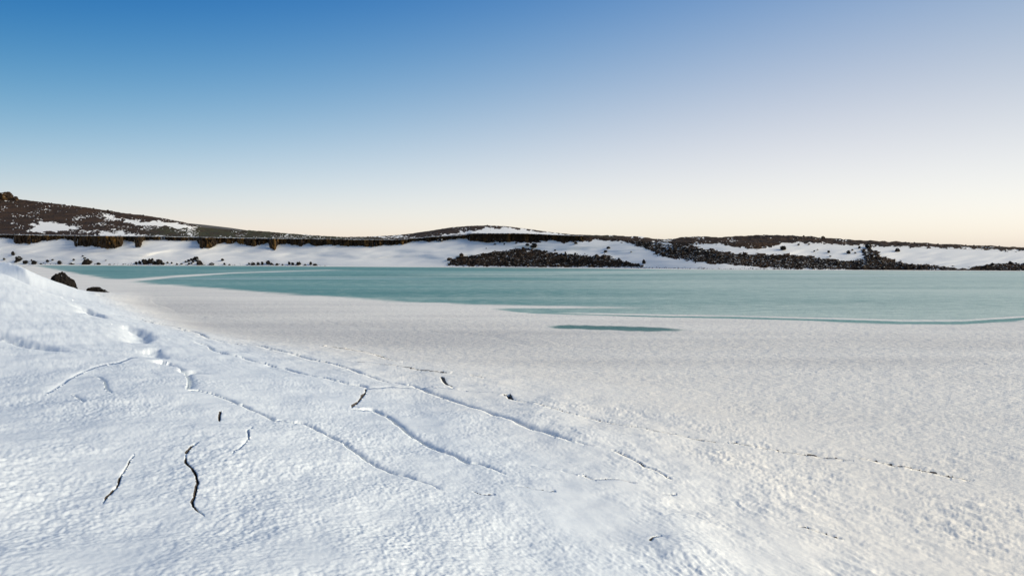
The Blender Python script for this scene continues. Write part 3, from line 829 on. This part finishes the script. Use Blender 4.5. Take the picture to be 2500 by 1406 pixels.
# ---------------------------------------------------------------- rocks
def rock_mesh(name, seed, sub, mat, rough=.28, flat=.0, detail=3, chops=11):
    r = random.Random(seed)
    bm = bmesh.new(); bmesh.ops.create_icosphere(bm, subdivisions=sub, radius=1.0)
    V = np.array([v.co[:] for v in bm.verts])
    # chop with random planes for an angular block, then roughen
    for _ in range(chops):
        nrm = np.array([r.gauss(0, 1), r.gauss(0, 1), r.gauss(0, .8)]); nrm /= np.linalg.norm(nrm); o = r.uniform(.55, .9)
        dd = V @ nrm - o; V = V - np.where(dd > 0, dd * .85, 0)[:, None] * nrm
    N = V / np.linalg.norm(V, axis=1)[:, None]
    s = seed * 3.7
    f = (fbm(N[:, 0] * 1.6 + s + N[:, 2], N[:, 1] * 1.6 - s + .7 * N[:, 2], detail, .6) + fbm(N[:, 2] * 1.9 + s, N[:, 0] * 1.9 + N[:, 1] + s, detail, .6)) * .5
    V = V * (1 + rough * f)[:, None]
    V[:, 2] = np.where(V[:, 2] < -.45, -.45 + (V[:, 2] + .45) * .2, V[:, 2])
    V /= np.abs(V).max(0)[None, :]
    V[:, 2] = V[:, 2] - V[:, 2].min(); V[:, 2] /= V[:, 2].max()
    for v, c in zip(bm.verts, V): v.co = c
    me = bpy.data.meshes.new(name); bm.to_mesh(me); bm.free(); me.materials.append(mat)
    for p in me.polygons: p.use_smooth = False
    return me      # half-width 1 in x and y, height 1, base at 0


BLOCKS = [rock_mesh('boulder_mesh', 11 + i, 3, M_ROCK) for i in range(8)]
RUBS = [rock_mesh('rubble_mesh', 41 + i, 2, M_RUBBLE, .35) for i in range(6)]
STACK = [rock_mesh('outcrop_mesh', 71 + i, 4, M_CLIFF, .3, 0, 5) for i in range(5)]


def far_rock(name, me, px, py_base, w_px, h_px, label, cat, group=None, d=None, rz=None, sink=.2, deep=.8):
    d = float(far_depth(np.array([float(px)]), np.array([float(py_base)]))[0]) - .3 if d is None else d
    x, y, z = (float(v) for v in at(px, py_base, d)); m = d / FPX
    o = bpy.data.objects.new(name, me); COL.objects.link(o)
    hw = w_px * m * .5
    o.scale = (hw, hw * deep, h_px * m * (1 + sink)); o.location = (x, y, z - h_px * m * sink)
    o.rotation_euler = (0, 0, random.uniform(-.5, .5) if rz is None else rz)
    return tag(o, label, cat, group)


# the two lava rocks beside the near drift
def near_rock(px, py, d, wpx, hpx, seed, label, prof):
    me = rock_mesh('lava_rock_mesh', seed, 5, M_NEAR, .26, 0, 6, 4)
    V = np.empty(len(me.vertices) * 3, np.float32); me.vertices.foreach_get('co', V); V = V.reshape(-1, 3)
    # skew the outline: high shoulder on one side, long back on the other
    xs, hs = zip(*prof); V[:, 2] *= np.interp(V[:, 0], xs, hs)
    V += .055 * np.stack([fbm(V[:, 1] * 7 + 3, V[:, 2] * 7, 3), fbm(V[:, 0] * 7, V[:, 2] * 7 + 9, 3), fbm(V[:, 0] * 7 + 5, V[:, 1] * 7, 3)], 1)
    me.vertices.foreach_set('co', V.ravel()); me.update()
    x, y, z = (float(v) for v in at(px, py, d)); m = d / FPX
    o = bpy.data.objects.new('lava_rock', me); COL.objects.link(o)
    o.scale = (wpx * m * .5, wpx * m * .38, hpx * m * 1.35); o.location = (x, y, z - hpx * m * .35)
    tag(o, label, 'rock')


near_rock(151, 709, 47, 70, 43, 5, 'large black pitted lava rock rising behind the near snow drift', [(-1, .5), (-.8, .9), (-.5, 1.12), (-.1, 1.1), (.2, .95), (.5, .85), (.75, .75), (.9, .5), (1, .3)])
near_rock(234, 713, 57, 58, 15, 9, 'small low black lava rock half buried in snow beside the larger one', [(-1, .5), (-.4, 1.0), (0, 1.0), (.4, .7), (1, .4)])

# boulders at the foot of the left snow slope
SHORE_GROUPS = {
    'a': ('dark boulder strung along the lake edge below the cliff, beyond the near drift', 'boulders beyond the near drift'),
    'b': ('dark rock in the dense shore heap under the brown cliff blocks', 'rocks of the dense shore heap'),
    'c': ('dark rock in the pointed shore pile right of the dense heap', 'rocks of the pointed shore pile'),
    'd': ('small dark rock in the low shore row below the single hanging block', 'rocks of the low shore row'),
    'e': ('small dark rock poking out of the rounded snow knoll above the rubble bank', 'rocks on the snow knoll'),
    'f': ('small dark rock on the snow patch above the right-hand rubble', 'rocks on the right snow patch'),
}
BOULD = [('a', 62, 643, 12, 8), ('a', 84, 644, 14, 9), ('a', 77, 637, 5, 4), ('a', 116, 639, 9, 6), ('a', 128, 635, 7, 3), ('a', 145, 644, 13, 9), ('a', 180, 635, 6, 4),
         ('a', 175, 645, 18, 5), ('a', 241, 645.5, 12, 6), ('a', 267, 646.5, 8, 3), ('a', 258, 636, 5, 2), ('a', 100, 645, 6, 3), ('a', 10, 634, 7, 5), ('a', 38, 640, 8, 4),
         ('a', 202, 626, 6, 3), ('a', 207, 631, 8, 3),
         ('b', 332, 644, 8, 6), ('b', 341, 643.5, 9, 8), ('b', 355, 644, 17, 12), ('b', 366, 642, 14, 12), ('b', 377, 644, 11, 9), ('b', 388, 643, 18, 11), ('b', 397, 645, 11, 5), ('b', 409, 642, 6, 4),
         ('b', 419, 643, 6, 4), ('b', 432, 646, 5, 4), ('b', 443, 645, 6, 3), ('b', 350, 638, 9, 6), ('b', 372, 635, 8, 5), ('b', 384, 646, 8, 3),
         ('c', 453, 640, 6, 4), ('c', 460, 638, 8, 5), ('c', 467, 635, 7, 5), ('c', 473, 634, 8, 5), ('c', 479, 634, 12, 9), ('c', 471, 640, 7, 5), ('c', 487, 646.5, 18, 12), ('c', 461, 645, 7, 4),
         ('c', 468, 644, 5, 4), ('c', 482, 637, 9, 5),
         ('d', 608, 645, 7, 4), ('d', 618, 646, 12, 7), ('d', 630, 646, 10, 7), ('d', 640, 645, 8, 7), ('d', 655, 644, 14, 9), ('d', 663, 646, 9, 5), ('d', 676, 647, 9, 5), ('d', 690, 647, 5, 3), ('d', 706, 645, 8, 7),
         ('d', 714, 646, 9, 6), ('d', 730, 645.5, 14, 8), ('d', 745, 647, 6, 3), ('d', 759, 645, 8, 7), ('d', 769, 648, 10, 5), ('d', 548, 645, 6, 4), ('d', 560, 647, 6, 3),
         ('e', 1208, 597, 7, 3), ('e', 1220, 592, 5, 4), ('e', 1231, 597, 4, 4), ('e', 1260, 594, 7, 3), ('e', 1187, 607, 3, 2), ('e', 1355, 612, 6, 3), ('e', 1404, 622, 7, 6), ('e', 1511, 633, 6, 4),
         ('e', 1541, 615, 5, 2), ('e', 1428, 620, 3, 2), ('e', 1335, 616, 6, 5), ('e', 1380, 618, 5, 4),
         ('f', 2081, 611, 6, 3), ('f', 2088, 618, 6, 3), ('f', 2098, 606, 7, 6), ('f', 2023, 616, 7, 5), ('f', 2027, 626, 6, 3), ('f', 1988, 614, 5, 3), ('f', 1950, 598, 7, 4), ('f', 1975, 597, 6, 3), ('f', 1996, 610, 5, 2),
         ('f', 2108, 622, 5, 3), ('f', 2060, 599, 6, 2)]
for g, px, py, w, h in BOULD:
    lab, grp = SHORE_GROUPS[g]
    far_rock('boulder', random.choice(BLOCKS), px, py, w * .95, h * .95, lab, 'boulder', grp)
for px, py, w, h, lab in (
        (32, 622, 9, 9, 'square dark boulder high on the snow slope at the left edge'),
        (46, 636, 18, 11, 'slanting dark boulder on the snow just above the near drift crest'),
        (212, 645, 24, 14, 'biggest rounded dark boulder at the lake edge, capped by a snow ridge'),
        (517, 646.5, 13, 6, 'low rounded dark boulder alone at the lake edge between two shore piles'),
        (543, 636, 9, 5, 'dark twin-humped boulder alone on the snow above the shore'),
        (1303, 603, 19, 10, 'large oval dark boulder at the end of the rock spur on the snow knoll'),
        (1288, 599, 12, 5, 'flat dark rock under the spur beside the oval boulder'),
        (1405, 594.5, 11, 5, 'small flat dark boulder below the olive turf on the snow knoll'),
        (1486, 606, 11, 5, 'upper of two dark boulders on the right shoulder of the snow knoll'),
        (1478, 615, 10, 4.5, 'lower of two dark boulders on the right shoulder of the snow knoll'),
        (1572, 642, 9, 9, 'dark upright boulder on the snow fan right of the rubble bank'),
        (1912, 609, 15, 9, 'large dark boulder on the left part of the right-hand snow patch'),
        (2072, 618, 11, 7, 'dark boulder in the middle of the right-hand snow patch'),
        (2191, 613, 12, 8, 'dark boulder alone on the wide snow slope at the right'),
        (2120, 604, 15, 10, 'dark knob of rock at the top of the diagonal rubble rib')):
    far_rock('boulder', random.choice(BLOCKS), px, py, w, h, lab, 'boulder')

# skyline rocks
for px, py, w, h, lab in (
        (15, 487, 34, 19, 'jagged rock pinnacle crowning the left hilltop'),
        (-2, 487, 16, 15, 'rock horn cut by the left edge beside the hilltop pinnacle'),
        (39, 489, 16, 10, 'rounded rock knob just right of the hilltop pinnacle'),
        (264, 519, 7, 7, 'pointed rock on the left hill skyline, taller of the pair'),
        (272, 520, 14, 6, 'low flat rock on the left hill skyline, broader of the pair'),
        (2010, 581, 12, 5, 'flat rock breaking the skyline of the right hill')):
    me = random.choice(STACK)
    far_rock('skyline_rock', me, px, py, w, h, lab, 'rock', d=float(K(D_K, px)) - 4, deep=.7)
for px in (104, 126, 158, 176, 208, 228, 318, 350, 1190, 1505, 1865, 1885, 1913, 1935, 1962, 1985, 2048, 2075, 2125, 2160, 2185, 2210, 2232, 2258, 2266, 2290, 2320, 2345, 2358, 2378, 2405, 2420, 2440):
    left = px < 600; mid = 600 < px < 1600
    lab = ('small stone dotting the skyline of the left hill' if left else 'small stone on the skyline around the middle hill' if mid else 'small stone on the skyline above the right snow patch' if px < 2125 else 'small stone on the skyline between rubble rib and right edge' if px < 2335 else 'small stone on the skyline close to the right edge')
    w = random.uniform(2.5, 5.5); far_rock('skyline_stone', random.choice(BLOCKS), px, float(K(K_K, px)) + 1.2, w, w * .6, lab, 'stone', lab.replace('small stone', 'stones'),
                                      d=float(max(K(D_K, px), 0)) - 1.0)

# ---------------------------------------------------------------- rubble banks: the larger stones one by one, the small ones as one mass
RUB_AREAS = [
    (DARK_POLYS[0], 'rock in the rubble bank under the snow knoll', 'rocks of the middle rubble bank', 1.0, 'dark rubble bank of small lava stones under the snow knoll'),
    ([(1530, 590), (1600, 592), (1690, 606), (1760, 620), (1850, 622), (1950, 624), (2000, 633), (2060, 638), (2120, 636), (2135, 655), (2000, 656), (1900, 654), (1830, 649), (1760, 644), (1680, 635), (1620, 625), (1590, 611)],
     'rock in rubble slope right of the snow fan', 'rocks of the long right rubble slope', 1.0, 'long dark rubble slope of small lava stones right of the snow fan'),
    ([(2105, 608), (2122, 606), (2145, 625), (2160, 634), (2200, 644), (2260, 650), (2330, 656), (2330, 659), (2090, 658), (2095, 640), (2110, 632)],
     'rock in the rubble fan below the rib', 'rocks of the rubble fan below the rib', 1.0, 'small lava stones of the rubble fan below the diagonal rib'),
    ([(2395, 650), (2430, 645), (2470, 642), (2560, 644), (2640, 650), (2640, 661), (2395, 660)], 'rock in the right edge shore rubble', 'rocks of the right edge rubble', .7, 'small lava stones of the low shore rubble at the right edge'),
    ([(1095, 632), (1125, 622), (1140, 628), (1130, 646), (1090, 649)], 'loose rock off the left tip of the rubble bank', 'rocks at the left tip of the rubble bank', .35, None),
]


def scatter(poly, n, seed):
    r = np.random.default_rng(seed); p = np.array(poly); out = []
    while len(out) < n:
        x = r.uniform(p[:, 0].min(), p[:, 0].max(), n * 2); y = r.uniform(p[:, 1].min(), p[:, 1].max(), n * 2)
        ok = in_poly(x, y, poly); out += list(zip(x[ok], y[ok]))
    return np.array(out[:n])


def stone_mass(name, pts, wmin, wmax, seed, label):
    r = np.random.default_rng(seed)
    d = far_depth(pts[:, 0], pts[:, 1]); x, y, z = at(pts[:, 0], pts[:, 1], d)
    base = []
    for me in RUBS[:4]:
        bm = bmesh.new(); bmesh.ops.create_icosphere(bm, subdivisions=1, radius=1)
        V = np.array([v.co[:] for v in bm.verts]) * r.uniform(.7, 1.25, (len(bm.verts), 1)); Fc = np.array([[v.index for v in f.verts] for f in bm.faces]); bm.free(); base.append((V, Fc))
    VV, FF, o = [], [], 0
    for i in range(len(pts)):
        V, Fc = base[i % 4]; s = (wmin + (wmax - wmin) * r.random() ** 2.2) * .5 * d[i] / FPX; a = r.uniform(0, 6.28)
        R = np.array([[math.cos(a), -math.sin(a), 0], [math.sin(a), math.cos(a), 0], [0, 0, 1]])
        W = (V * [r.uniform(.8, 1.7), .9, r.uniform(.45, .95)] * s) @ R.T + [x[i], y[i], z[i] + s * .15]
        VV.append(W); FF.append(Fc + o); o += len(V)
    me = bpy.data.meshes.new(name); me.from_pydata(np.concatenate(VV).tolist(), [], np.concatenate(FF).tolist()); me.materials.append(M_RUBBLE); me.update()
    ob = bpy.data.objects.new(name, me); COL.objects.link(ob); tag(ob, label, 'rubble', kind='stuff'); return ob


NBIG = (95, 95, 45, 22, 16)
for i, (poly, lab, grp, dens, slab) in enumerate(RUB_AREAS):
    for px, py in scatter(poly, NBIG[i], 100 + i):
        w = 4.0 + 7.0 * random.random() ** 2.2
        pa = np.array(poly); fxz = (px - pa[:, 0].min()) / np.ptp(pa[:, 0]); low = float(K(K_S, px)) - py < 9
        zone = ('by the waterline' if low else 'up the slope') + (', left part' if fxz < .25 else ', mid-left' if fxz < .5 else ', mid-right' if fxz < .75 else ', right part')
        far_rock('lava_rock', random.choice(RUBS), px, py, w, w * random.uniform(.5, .8), lab + ' ' + zone, 'rock', grp, sink=.35)
    if slab:
        p = np.array(poly); area = .5 * abs(np.dot(p[:, 0], np.roll(p[:, 1], 1)) - np.dot(p[:, 1], np.roll(p[:, 0], 1)))
        stone_mass('rubble', scatter(poly, int(area * .3 * dens), 200 + i), 1.2, 6.5, 300 + i, slab)
# fringe of tiny stones along the whole far waterline
fx = np.concatenate([rng.uniform(60, 800, 160), rng.uniform(1090, 1720, 260), rng.uniform(1700, 2560, 380)])
stone_mass('shore_stones', np.stack([fx, K(K_S, fx) - np.abs(rng.normal(.2, 1.6, len(fx)))], 1), 1.2, 3.6, 77, 'tiny dark stones along the far waterline')
